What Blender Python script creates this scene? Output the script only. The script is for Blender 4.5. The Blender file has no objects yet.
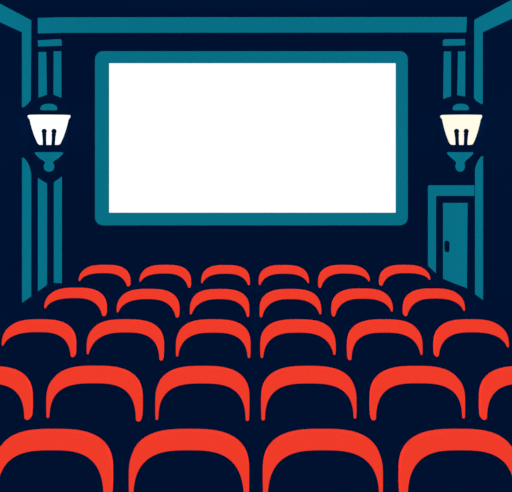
import bpy, bmesh, math

# ---------------------------------------------------------------- basics
sc = bpy.context.scene
C = sc.collection
F = 600.0            # focal length in pixels of the 512 px wide frame
HC = 2.8             # camera height, metres
VX, VY = 254.0, 138.0
BACK = 10.34         # distance of the screen wall
XL, XR = -3.845, 3.79
ROOF = 4.98
REAR = -2.0


def wx(px, d):
    return (px - VX) * d / F


def wz(py, d):
    return HC - (py - VY) * d / F


def lin(c):
    out = []
    for v in c:
        v /= 255.0
        out.append(v / 12.92 if v <= .04045 else ((v + .055) / 1.055) ** 2.4)
    return tuple(out) + (1,)


def mat(name, rgb, emit=None, strength=1.0, rough=1.0):
    m = bpy.data.materials.new(name)
    m.use_nodes = True
    b = m.node_tree.nodes['Principled BSDF']
    b.inputs['Base Color'].default_value = lin(rgb)
    b.inputs['Roughness'].default_value = rough
    b.inputs['Specular IOR Level'].default_value = 0.0
    if emit:
        b.inputs['Base Color'].default_value = (.0, .0, .0, 1)
        b.inputs['Emission Color'].default_value = lin(emit)
        b.inputs['Emission Strength'].default_value = strength
    return m


NAVY = mat('navy_paint', (0, 18, 48))
NAVYF = mat('navy_fabric', (0, 18, 48))
TEAL = mat('teal_paint', (8, 111, 132))
RED = mat('orange_red_fabric', (243, 60, 41))
SCREEN = mat('lit_screen', (255, 255, 255), (255, 255, 255), 1.03)
GLOW = mat('white_lit_glass', (255, 255, 255), (255, 255, 255), 1.03)
GLOWC = mat('cream_lit_glass', (255, 252, 232), (255, 252, 232), 1.0)


def link(name, bm, m, parent=None, bevel=0, seg=2, smooth=False):
    bmesh.ops.recalc_face_normals(bm, faces=bm.faces)
    me = bpy.data.meshes.new(name)
    bm.to_mesh(me)
    bm.free()
    me.materials.append(m)
    if smooth:
        for p in me.polygons:
            p.use_smooth = True
    o = bpy.data.objects.new(name, me)
    C.objects.link(o)
    if parent:
        o.parent = parent
        o.location = tuple(-v for v in parent.location)
    if bevel:
        b = o.modifiers.new('bevel', 'BEVEL')
        b.width = bevel
        b.segments = seg
        b.limit_method = 'ANGLE'
        b.angle_limit = math.radians(50)
    return o


def tag(o, label=None, cat=None, group=None, kind=None):
    for k, v in (('label', label), ('category', cat), ('group', group), ('kind', kind)):
        if v:
            o[k] = v
    return o


def thing(name, loc, label, cat, group=None, kind=None):
    o = bpy.data.objects.new(name, None)
    o.empty_display_size = .2
    o.location = loc
    C.objects.link(o)
    return tag(o, label, cat, group, kind)


def slab(pts, axis, d0, d1, bm=None):
    """Flat outline pts extruded. axis 'y': pts are (x,z); axis 'x': pts are (y,z); axis 'z': (x,y)."""
    bm = bm or bmesh.new()

    def P(p, d):
        return {'y': (p[0], d, p[1]), 'x': (d, p[0], p[1]), 'z': (p[0], p[1], d)}[axis]
    a = [bm.verts.new(P(p, d0)) for p in pts]
    b = [bm.verts.new(P(p, d1)) for p in pts]
    n = len(pts)
    fs = [bm.faces.new(a), bm.faces.new(b[::-1])]
    for i in range(n):
        bm.faces.new((a[i], b[i], b[(i + 1) % n], a[(i + 1) % n]))
    bm.normal_update()
    bmesh.ops.triangulate(bm, faces=[f for f in fs if len(f.verts) > 4], ngon_method='EAR_CLIP')
    return bm


def box(x0, x1, y0, y1, z0, z1, bm=None):
    return slab([(x0, z0), (x1, z0), (x1, z1), (x0, z1)], 'y', y0, y1, bm)


def lathe(prof, cx, cy, ys=1.0, n=40, bm=None):
    """prof: (radius, z) from one end to the other; elliptical in plan with y scaled by ys."""
    bm = bm or bmesh.new()
    rings = []
    for r, z in prof:
        if r < 1e-5:
            rings.append([bm.verts.new((cx, cy, z))])
        else:
            rings.append([bm.verts.new((cx + r * math.cos(2 * math.pi * k / n),
                                        cy + ys * r * math.sin(2 * math.pi * k / n), z)) for k in range(n)])
    for A, B in zip(rings, rings[1:]):
        for k in range(n):
            k2 = (k + 1) % n
            if len(A) == 1 and len(B) == 1:
                continue
            if len(A) == 1:
                bm.faces.new((A[0], B[k], B[k2]))
            elif len(B) == 1:
                bm.faces.new((A[k], A[k2], B[0]))
            else:
                bm.faces.new((A[k], A[k2], B[k2], B[k]))
    for R in (rings[0], rings[-1]):
        if len(R) > 1:
            bm.faces.new(R)
    return bm


def backpoly(px, d):
    return [(wx(x, d), wz(y, d)) for x, y in px]


def sidepoly(px, X):
    out = []
    for x, y in px:
        d = F * X / (x - VX)
        out.append((d, wz(y, d)))
    return out


def rrect(x0, x1, z0, z1, r, n=8):
    pts = []
    for cx, cz, a0 in ((x1 - r, z1 - r, 0), (x0 + r, z1 - r, 90), (x0 + r, z0 + r, 180), (x1 - r, z0 + r, 270)):
        for k in range(n + 1):
            a = math.radians(a0 + 90 * k / n)
            pts.append((cx + r * math.cos(a), cz + r * math.sin(a)))
    return pts


# ---------------------------------------------------------------- room shell
S = dict(kind='structure')
tag(link('floor', box(XL - .2, XR + .2, REAR - .2, BACK + .2, -.2, 0), NAVY), 'dark navy auditorium floor', **S)
tag(link('ceiling', box(XL - .2, XR + .2, REAR - .2, BACK + .2, ROOF, ROOF + .2), NAVY), 'dark navy ceiling', **S)
tag(link('wall_back', box(XL - .2, XR + .2, BACK, BACK + .2, 0, ROOF), NAVY), 'dark navy wall behind the screen', **S)
tag(link('wall_left', box(XL - .2, XL, REAR, BACK, 0, ROOF), NAVY), 'dark navy left side wall', **S)
tag(link('wall_right', box(XR, XR + .2, REAR, BACK, 0, ROOF), NAVY), 'dark navy right side wall', **S)
tag(link('wall_rear', box(XL - .2, XR + .2, REAR - .2, REAR, 0, ROOF), NAVY), 'dark navy rear wall of the auditorium', **S)

# long teal beam over the screen
d = BACK - .04
tag(link('trim_1', slab(backpoly([(37.8, 33), (37.8, 18), (60, 17.3), (466.9, 17), (466.2, 32), (60, 32.4)], d), 'y', d, BACK), TEAL),
    'long horizontal teal moulding above the screen', **S)

# cornice + upper corner board, one L on each side wall
TH = .03
XLf, XRf = XL + TH, XR - TH


def cornice(name, X, Xw, edge, far, near, toff, end, label):
    # edge/near: image columns of the corner board; end: its cut lower outline
    da, db = F * X / (far - VX), F * X / (near - VX)
    zt, zb = 4.817, 4.553
    pts = [(da, zt), (REAR, zt), (REAR, zb), (db, zb)] + sidepoly(end, X)
    tag(link(name, slab(pts, 'x', X, Xw), TEAL), label, **S)


cornice('trim_2', XLf, XL, None, 31.3, 23.7, 0, [(23.7, 107.2), (26, 105.3), (28.5, 103), (30.8, 99.8)],
        'teal cornice running along the left wall with its corner board')
cornice('trim_3', XRf, XR, None, 474.3, 481, 0, [(481, 104), (479, 102.6), (476, 100.6), (474, 98)],
        'teal cornice running along the right wall with its corner board')
# lower corner boards, reaching the floor
def lowboard(name, X, Xw, top, near, far, label):
    dn, df = F * X / (near - VX), F * X / (far - VX)
    pts = sidepoly(top, X) + [(df, 0), (dn, 0)]
    tag(link(name, slab(pts, 'x', X, Xw), TEAL), label, **S)


lowboard('trim_4', XLf, XL, [(23.8, 157.8), (25.5, 159.6), (27.5, 162.5), (29.3, 166), (30.5, 170), (31.2, 174)], 23.8, 31.2,
         'teal corner board on the left wall below the lamp')
lowboard('trim_5', XRf, XR, [(481.3, 156.2), (479.5, 158.5), (477.4, 162), (475.6, 166.5), (475, 170)], 481.3, 475,
         'teal corner board on the right wall beside the door')

# ---------------------------------------------------------------- door
d = BACK - .02
fr = backpoly([(428.3, 301), (428.3, 187), (428.9, 185.4), (474.6, 185.4), (474.6, 195.8), (437, 195.8), (436, 196.8), (436, 301)], d)
fr = [(x, max(z, 0.0)) for x, z in fr]
tag(link('trim_6', slab(fr, 'y', d, BACK), TEAL), 'teal door surround with one post and a header', **S)
d = BACK - .015
lf = [(x, max(z, 0.01)) for x, z in backpoly([(443.3, 302), (443.3, 203), (467.6, 203), (466.8, 302)], d)]
door = tag(link('door_1', slab(lf, 'y', d, BACK), TEAL), 'plain teal door in the right corner beside the screen', **S)
d = BACK - .06
x0, x1, z0, z1 = wx(445.2, d), wx(449.5, d), wz(252.2, d), wz(241, d)
h = link('door_handle', slab(rrect(x0, x1, z0, z1, (x1 - x0) * .48), 'y', d, BACK - .02), NAVY, bevel=.006)
h.parent = door
h['label'] = 'small dark navy upright pull handle'

# ---------------------------------------------------------------- screen
d = BACK - .08
sx0, sx1, sz0, sz1 = wx(95, d), wx(407.8, d), wz(225.3, d), wz(51.2, d)
ix0, ix1, iz0, iz1 = wx(109, d), wx(395.8, d), wz(212.7, d), wz(63.2, d)
scr = thing('projection_screen', ((sx0 + sx1) / 2, BACK, sz0),
            'big blank white cinema screen in a rounded teal frame', 'screen')
bm = bmesh.new()
outer = rrect(sx0, sx1, sz0, sz1, 8 * d / F, 8)
corners = [(ix1, iz1), (ix0, iz1), (ix0, iz0), (ix1, iz0)]
inner = []
for c in corners:
    inner += [c] * 1
vo = {y: [bm.verts.new((p[0], y, p[1])) for p in outer] for y in (d, BACK)}
vi = {y: [bm.verts.new((p[0], y, p[1])) for p in corners] for y in (d, BACK)}
N = len(outer)
for y in (d, BACK):
    for q in range(4):
        for k in range(8):
            bm.faces.new((vo[y][q * 9 + k], vo[y][q * 9 + k + 1], vi[y][q]))
        bm.faces.new((vo[y][q * 9 + 8], vo[y][(q * 9 + 9) % N], vi[y][(q + 1) % 4], vi[y][q]))
for k in range(N):
    bm.faces.new((vo[d][k], vo[d][(k + 1) % N], vo[BACK][(k + 1) % N], vo[BACK][k]))
for k in range(4):
    bm.faces.new((vi[d][k], vi[d][(k + 1) % 4], vi[BACK][(k + 1) % 4], vi[BACK][k]))
link('screen_frame', bm, TEAL, scr)
link('screen_surface', box(ix0, ix1, d + .012, BACK - .005, iz0, iz1), SCREEN, scr)['label'] = 'glowing blank white screen surface'

# ---------------------------------------------------------------- pilasters
def pilaster(name, px0, px1, cap, strips, bottom, label):
    d0 = BACK - .03
    d1 = BACK - .045
    zb = wz(bottom, d0) if bottom else 0.0
    p = thing(name, (wx((px0 + px1) / 2, d0), BACK, max(zb, 0)), label, None, None, 'structure')
    link('shaft', box(wx(px0 + .6, d0), wx(px1 - .6, d0), d0, BACK, max(zb, 0), wz(47, d0)), NAVY, p)['label'] = 'dark navy flat shaft'
    link('capital', slab(backpoly(cap, d1), 'y', d1, BACK), TEAL, p)['label'] = 'short teal horizontal cap'
    for s in strips:
        link('fillet', slab([(x, max(z, 0.0)) for x, z in backpoly(s, d1)], 'y', d1, d0 + .001), TEAL, p)['label'] = 'narrow raised teal vertical strip'
    return p


pilaster('trim_7', 38, 61.6, [(38.1, 46.1), (37.7, 40.4), (55, 39.3), (60.6, 39.2), (61, 45.3), (55, 45.5)],
         [[(38.5, 52), (46, 52), (46.6, 95.2), (46.6, 110), (38.5, 110)],
          [(53.6, 51.4), (61, 51.2), (61.2, 110), (53.4, 110)],
          [(37.9, 165), (46.7, 165), (46.7, 304), (37.9, 304)],
          [(53.8, 165), (61.6, 165), (61.6, 283), (53.8, 283)]], None,
         'tall navy pilaster with paired teal strips left of the screen, down to the floor')
pilaster('trim_8', 443.4, 465.8, [(443.8, 45.4), (443.6, 40), (444.6, 39.2), (465, 39), (465.2, 45)],
         [[(444, 52), (444.6, 51.5), (451, 51.5), (451, 110), (443.3, 110)],
          [(458.3, 51.5), (465.3, 51.2), (465, 110), (457.2, 110)]], 180,
         'short navy pilaster with paired teal strips above the door')

# ---------------------------------------------------------------- wall lamps
def lamp(cx, glassx, balls, stems, capx, fin, shield, glass_mat, label, tone):
    D = 10.04
    ys = .5
    X = wx(cx, D)
    px = D / F
    root = thing('wall_lamp', (X, BACK, wz(137, D)), label, 'wall lamp', 'lit wall lamps either side of the screen')
    ds = BACK - .10
    sh = slab(backpoly(shield, ds), 'y', ds, BACK - .061)
    link('backplate', sh, NAVY, root)['label'] = 'dark navy shield shaped backplate'
    # arm from backplate to collar
    za, zb = wz(151.6, D), wz(145.2, D)
    arm = box(X - .035, X + .035, D + .05, ds + .005, za + .01, zb - .01)
    link('bracket', arm, NAVY, root, bevel=.008)
    gx0, gx1, bx0, bx1 = glassx
    a = (gx1 - gx0) / 2 * px
    b = (bx1 - bx0) / 2 * px
    gX = wx((gx0 + gx1) / 2, D)
    prof = []
    zt, zl = wz(115.1, D), wz(144.8, D)
    a *= .972
    prof += [(b * .80, zl), (b * .93, zl + .5 * px), (b + .3 * px, zl + 1.9 * px)]
    for t in (.25, .4, .55, .7, .85):
        bow = math.sin(t * math.pi) * .9 * px
        prof.append((b - .1 * px + (a - b - .9 * px) * t + bow, zl + (zt - zl) * t))
    prof += [(a - .9 * px, zt - 3.0 * px), (a - .1 * px, zt - 2.0 * px), (a, zt - 1.1 * px), (a - .3 * px, zt - .3 * px), (a - 1.2 * px, zt)]
    g = link('glass_shade', lathe(prof, gX, D, ys, 56), glass_mat, root, smooth=False)
    g['label'] = tone
    # top lid (dark) between glass and teal cap
    link('lid', lathe([(a * .8, zt + .002), (a * .8, zt + .4 * px), (6 * px, zt + 3.0 * px), (6 * px, zt + 4.2 * px)], gX, D, ys, 40), NAVY, root)
    # teal domed cap
    c0, c1 = capx
    r = (c1 - c0) / 2 * px * .98
    zc, zct = wz(110.4, D) + .3 * px, wz(103.7, D)
    prof = [(r * .86, zc), (r * .97, zc + .5 * px), (r, zc + 1.4 * px)]
    for k in range(1, 9):
        t = k / 8 * math.pi / 2
        prof.append((r * math.cos(t) ** .85 if k < 8 else 0, zc + 1.4 * px + (zct - zc - 1.4 * px) * math.sin(t)))
    link('cap', lathe(prof, wx((c0 + c1) / 2, D), D, ys, 40), TEAL, root)['label'] = 'small teal domed cap'
    # prongs in front of the glass, ball ended, rising from the collar
    for bxp, sxp in zip(balls, stems):
        bmp = bmesh.new()
        yb = D - ys * b - .06
        X0, X1 = wx(sxp, yb), wx(bxp, yb)
        Z0, Z1 = wz(147.5, yb), wz(131.4, yb)
        pq = yb / F
        n = 12
        rows = []
        for t, rr in ((0, 1.9), (.35, 1.75), (.6, 1.8), (.88, 2.2)):
            rows.append([bmp.verts.new((X0 + (X1 - X0) * t + rr * pq * math.cos(2 * math.pi * k / n),
                                        yb + rr * pq * math.sin(2 * math.pi * k / n), Z0 + (Z1 - Z0) * t)) for k in range(n)])
        for A, B in zip(rows, rows[1:]):
            for k in range(n):
                bmp.faces.new((A[k], A[(k + 1) % n], B[(k + 1) % n], B[k]))
        bmp.faces.new(rows[0])
        bmp.faces.new(rows[-1])
        lathe([(0, Z1 - 2.6 * pq), (1.6 * pq, Z1 - 2.1 * pq), (2.5 * pq, Z1 - .6 * pq), (2.55 * pq, Z1 + .4 * pq), (2.0 * pq, Z1 + 1.8 * pq), (1.1 * pq, Z1 + 2.5 * pq), (0, Z1 + 2.7 * pq)],
              X1, yb, 1, 20, bmp)
        link('prong', bmp, NAVY, root)['label'] = 'dark ball ended prong against the glass'
    # collar under the glass
    link('collar', lathe([(b * 1.0, za + .003), (b * 1.15, za + 2 * px), (b * 1.1, zb - .006)], gX, D, ys, 40), NAVY, root)
    # teal finial
    f0, f1, n0, n1, k0, k1 = fin
    fx = wx((n0 + n1) / 2, D)
    R = (f1 - f0) / 2 * px * .975
    rn = (n1 - n0) / 2 * px
    rk = (k1 - k0) / 2 * px * .96
    zf = wz(152.3, D)
    prof = [(R - .8 * px, zf), (R, zf - .5 * px), (R - .3 * px, zf - 1.5 * px), (R - 2.6 * px, zf - 4 * px), (R - 5.5 * px, zf - 6.5 * px),
            (rn + 1.3 * px, zf - 8.4 * px), (rn, zf - 10 * px), (rn + .1 * px, zf - 11.3 * px), (rk - .2 * px, zf - 12.8 * px),
            (rk, zf - 14.6 * px), (rk - .5 * px, zf - 16.6 * px), (rk - 1.7 * px, zf - 18.2 * px), (rk * .3, zf - 19.2 * px), (0, zf - 19.4 * px)]
    link('finial', lathe(prof, wx((f0 + f1) / 2, D), D, ys, 40), TEAL, root)['label'] = 'teal turned finial under the lamp'
    return root


lamp(49, (27.4, 70.9, 37.8, 60.2), (44.2, 54), (44.6, 53), (40.2, 57.4), (34.6, 63.4, 44.8, 52.8, 43.4, 54.4),
     [(32.6, 99.5), (38.4, 97.8), (46.6, 94.8), (50, 94), (53.5, 94.8), (61.2, 97.8), (66, 103), (68, 115), (68, 160), (66, 170), (61.6, 176.3),
      (53.8, 182), (50, 184.5), (46.7, 183.5), (37.9, 177.8), (32.6, 172)],
     GLOW, 'lit white wall lamp left of the screen, on the tall pilaster', 'glowing white tapered glass shade')
lamp(461, (440, 482.8, 450.4, 473.6), (456.6, 466.2), (457.4, 465.4), (452.5, 469), (446.8, 473.6, 456.6, 464.8, 455.5, 465.3),
     [(440, 102), (443.3, 99), (451, 96.4), (457, 95), (465.3, 96.6), (470.5, 99.5), (471.5, 110), (471.5, 160), (470, 166), (463, 175),
      (458, 180), (453, 175), (443, 166), (440, 160)],
     GLOWC, 'lit cream wall lamp right of the screen, above the door', 'glowing cream tapered glass shade')

# ---------------------------------------------------------------- aisle partitions
def partition(name, X0, X1, prof, label):
    pts = [(REAR + .1, 0), (REAR + .1, prof[0][1])] + prof + [(prof[-1][0], 0)]
    o = link(name, slab(pts, 'x', X0, X1), NAVY)
    tag(o, label, 'partition', 'low partitions along the aisles')


XP = 2.68
partition('aisle_partition', XP - .07, XP, [(7.02, HC - .707 * XP), (7.6, HC - .707 * XP), (8.0, HC - .725 * XP), (8.6, HC - .748 * XP), (9.3, HC - .733 * XP)],
          'low dark navy partition between the seats and the door side aisle')
partition('aisle_partition', -XP, -XP + .07, [(6.9, HC - .711 * XP), (F * XP / (VX - 50), HC - .709 * XP)],
          'low dark navy partition between the seats and the left wall aisle')

# ---------------------------------------------------------------- seats
BD = .045      # depth of the coloured band


def sup(a, b, n, th):
    return a * abs(math.sin(th)) ** (2 / n), b * (1 - abs(math.cos(th)) ** (2 / n))


def half(a, L, t, tw, K=22):
    """right half of the crescent: outer points from top to tip, inner from tip back to top; (x, down)"""
    bo = .73 * a
    out, n = [], 2.8
    for k in range(K + 1):
        # denser near the ends of the arc
        th = math.pi / 2 * (k / K)
        x, v = sup(a, bo, n, th)
        if v > L - tw * .45:
            break
        out.append((x, v))
    if L > bo + .02:
        out.append((a, bo + (L - bo) * .4))
        out.append((a - .08 * tw, L - tw * .6))
    x_end = out[-1][0]
    out.append((x_end - .10 * tw, L - tw * .22))
    out.append((x_end - .30 * tw, L - tw * .04))
    inn = []
    ai = x_end - tw
    out.append((x_end - .55 * tw, L))
    out.append((x_end - .80 * tw, L - tw * .10))
    q = min(1, max(0, (L / a - .85) / .22))
    ni, c = 2.6 + .35 * q, .55 + .32 * q
    bi = (L - tw * .3 - t) / c
    aj = ai / (1 - (1 - c) ** ni) ** (1 / ni)
    te = math.acos((1 - c) ** (ni / 2))
    for k in range(K, 0, -1):
        x, v = sup(aj, bi, ni, te * k / K)
        inn.append((x, t + v))
    return out, inn


def seat(row, D, s, label, group):
    px0, px1, top, inr, yl, yr, tl, tr = s
    top += .5
    px0, px1 = px0 + .3, px1 - .3
    tl *= .85
    tr *= .85
    dl = D if px0 < VX else D + BD
    dr = D if px1 > VX else D + BD
    x0, x1 = wx(px0, dl), wx(px1, dr)
    a = (x1 - x0) / 2
    cx = (x0 + x1) / 2
    ztop = HC - (top - VY) * (D + BD) / F
    t = ztop - wz(inr, D)
    LL, LR = ztop - wz(yl, D), ztop - wz(yr, D)
    p = D / F
    ro, ri = half(a, LR, t, tr * p)
    lo, li = half(a, LL, t, tl * p)
    pts = [(cx + x, ztop - v) for x, v in ro] + [(cx + x, ztop - v) for x, v in ri]
    pts += [(cx, ztop - t)]
    pts += [(cx - x, ztop - v) for x, v in reversed(li)]
    pts += [(cx - x, ztop - v) for x, v in reversed(lo)][:-1]
    root = thing('cinema_seat', (cx, D + .25, 0), label, 'cinema seat', group)
    link('back_trim', slab(pts, 'y', D, D + BD), RED, root, bevel=.003, seg=1)['label'] = 'orange red crescent along the top of the backrest'
    # navy backrest, slightly inset and running down to the seat
    ins = .014
    bo = .73 * a
    bp = []
    for k in range(0, 19):
        x, v = sup(a - ins, bo, 2.9, math.pi / 2 * k / 18)
        bp.append((x, v + ins))
    bp += [(a - .03, .55), (a - .05, ztop - .34)]
    pts = [(cx + x, ztop - v) for x, v in bp] + [(cx - x, ztop - v) for x, v in reversed(bp)][:-1]
    link('backrest', slab(pts, 'y', D + .006, D + .10), NAVYF, root)['label'] = 'dark navy padded backrest'
    link('seat_cushion', box(cx - a + .05, cx + a - .05, D + .10, D + .56, .34, .48), NAVYF, root, bevel=.03, seg=3)['label'] = 'dark navy cushion'
    for sg in (-1, 1):
        e = cx + sg * a
        q0, q1 = sorted((e - sg * .045, e + sg * .032))
        link('armrest', box(q0, q1, D + .05, D + .50, .60, .66), NAVYF, root, bevel=.012)
        link('leg', box(e - .02 - sg * .012, e + .02 - sg * .012, D + .12, D + .42, 0, .601), NAVYF, root)
    return root


rows = [
    # name, seats: x0, x1, top, inner, yL, yR, tip widths L/R
    ('nearest row', 3.614, [
        (-8, 113.5, 428.3, 450.2, 500, 500, 4.5, 8.5), (128.5, 249.5, 428.3, 450.2, 500, 502, 4.5, 5.5),
        (262.5, 383.2, 428.3, 450.2, 501, 500, 5, 3.6), (398.2, 520, 428.3, 450.2, 500, 500, 8, 4.5)]),
    ('second nearest row', 4.615, [
        (-63, 33.2, 365.4, 383.4, 418, 420, 3, 7), (46, 143, 365.2, 383.2, 418, 421.6, 3, 6.2), (155, 249.7, 365.4, 383.4, 420, 421, 3, 4),
        (260.8, 356.8, 365.4, 383.4, 420.5, 418.6, 4, 3), (369.2, 465.4, 365.4, 383.2, 420.5, 418.5, 5.8, 2.8), (478.5, 575, 365.4, 383.4, 420, 417, 6.5, 3)]),
    ('middle row', 5.80, [
        (1.4, 76.6, 318.8, 332, 345.8, 357.2, 1.6, 4.6), (86.4, 164.3, 318.8, 332.3, 354.3, 360.6, 2, 4.2), (175.6, 250.8, 318.8, 332.5, 356.5, 358, 2.4, 3),
        (260, 336, 318.8, 332.5, 358, 355, 3, 2.4), (346.6, 422.8, 318.8, 332.5, 360.2, 355, 4.2, 2), (433, 509.2, 318.8, 332.2, 356.8, 347.4, 4.4, 1.8)]),
    ('second farthest row', 6.98, [
        (43.8, 107.2, 287.2, 298, 308.4, 316.2, 1.6, 4.2), (116.3, 179.8, 288.4, 299, 312.4, 317.6, 2, 3.6), (189.6, 249.6, 288.5, 299, 314.5, 317, 2, 2.6),
        (259.3, 321.6, 288.5, 299, 317.4, 314.4, 2.8, 2), (331, 393.2, 288, 298.6, 316.6, 311.6, 3.6, 2), (402.4, 465.3, 288, 298.4, 316.2, 310.8, 4, 1.8)]),
    ('farthest row', 8.30, [
        (78.2, 130.8, 264.4, 273.0, 281, 286.4, 1.8, 3.2), (139, 191.4, 264.4, 273.4, 281.8, 287.8, 1.6, 3), (200.8, 250.2, 264.6, 273.6, 283.2, 285.2, 1.8, 2.2),
        (258.3, 309.3, 264.6, 273.6, 285, 283.2, 2.2, 1.6), (317.8, 370.3, 264.4, 273.4, 288, 281.4, 3, 1.6), (378.7, 431, 264.4, 273, 285.8, 279.8, 3.2, 1.6)]),
]
POS6 = ['leftmost', 'second from the left', 'third from the left', 'third from the right', 'second from the right', 'rightmost']
POS4 = ['leftmost', 'second from the left', 'second from the right', 'rightmost']
for r, (nm, D, lst) in enumerate(rows):
    pos = POS4 if len(lst) == 4 else POS6
    for i, s in enumerate(lst):
        seat(r, D, s, 'navy seat with orange red top, %s in the %s' % (pos[i], nm), 'cinema seats facing the screen')

# ---------------------------------------------------------------- light: added shadowless fill suns from all around, keeping the tones flat
def sun(name, v, e):
    l = bpy.data.lights.new(name, 'SUN')
    l.energy = e
    l.angle = math.radians(5)
    l.use_shadow = False
    l.specular_factor = 0
    o = bpy.data.objects.new(name, l)
    o.rotation_euler = v.to_track_quat('-Z', 'Y').to_euler()
    o.location = (0, 1, 4)
    C.objects.link(o)


# six straight-on and eight diagonal directions: even diffuse light on every surface
E = math.pi * .965 / 3.21
from mathutils import Vector
dirs = [Vector(v) * .9 for v in ((1, 0, 0), (-1, 0, 0), (0, 1, 0), (0, -1, 0), (0, 0, 1), (0, 0, -1))]
dirs += [Vector((x, y, z)).normalized() for x in (-1, 1) for y in (-1, 1) for z in (-1, 1)]
for v in dirs:
    sun('fill_sun', v, E * v.length)

w = bpy.data.worlds.new('world')
sc.world = w
w.use_nodes = True
w.node_tree.nodes['Background'].inputs[0].default_value = (0, 0, 0, 1)

# ---------------------------------------------------------------- camera
cam = bpy.data.cameras.new('camera')
cam.sensor_width = 36
cam.lens = 36 * F / 512
cam.shift_x = (256 - VX) / 512
cam.shift_y = -(246 - VY) / 512
cam.clip_end = 100
co = bpy.data.objects.new('camera', cam)
co.location = (0, 0, HC)
co.rotation_euler = (math.radians(90), 0, 0)
C.objects.link(co)
sc.camera = co

vs = sc.view_settings
vs.view_transform = 'Standard'
vs.look = 'None'
vs.exposure = 0
vs.gamma = 1
vs.use_curve_mapping = False
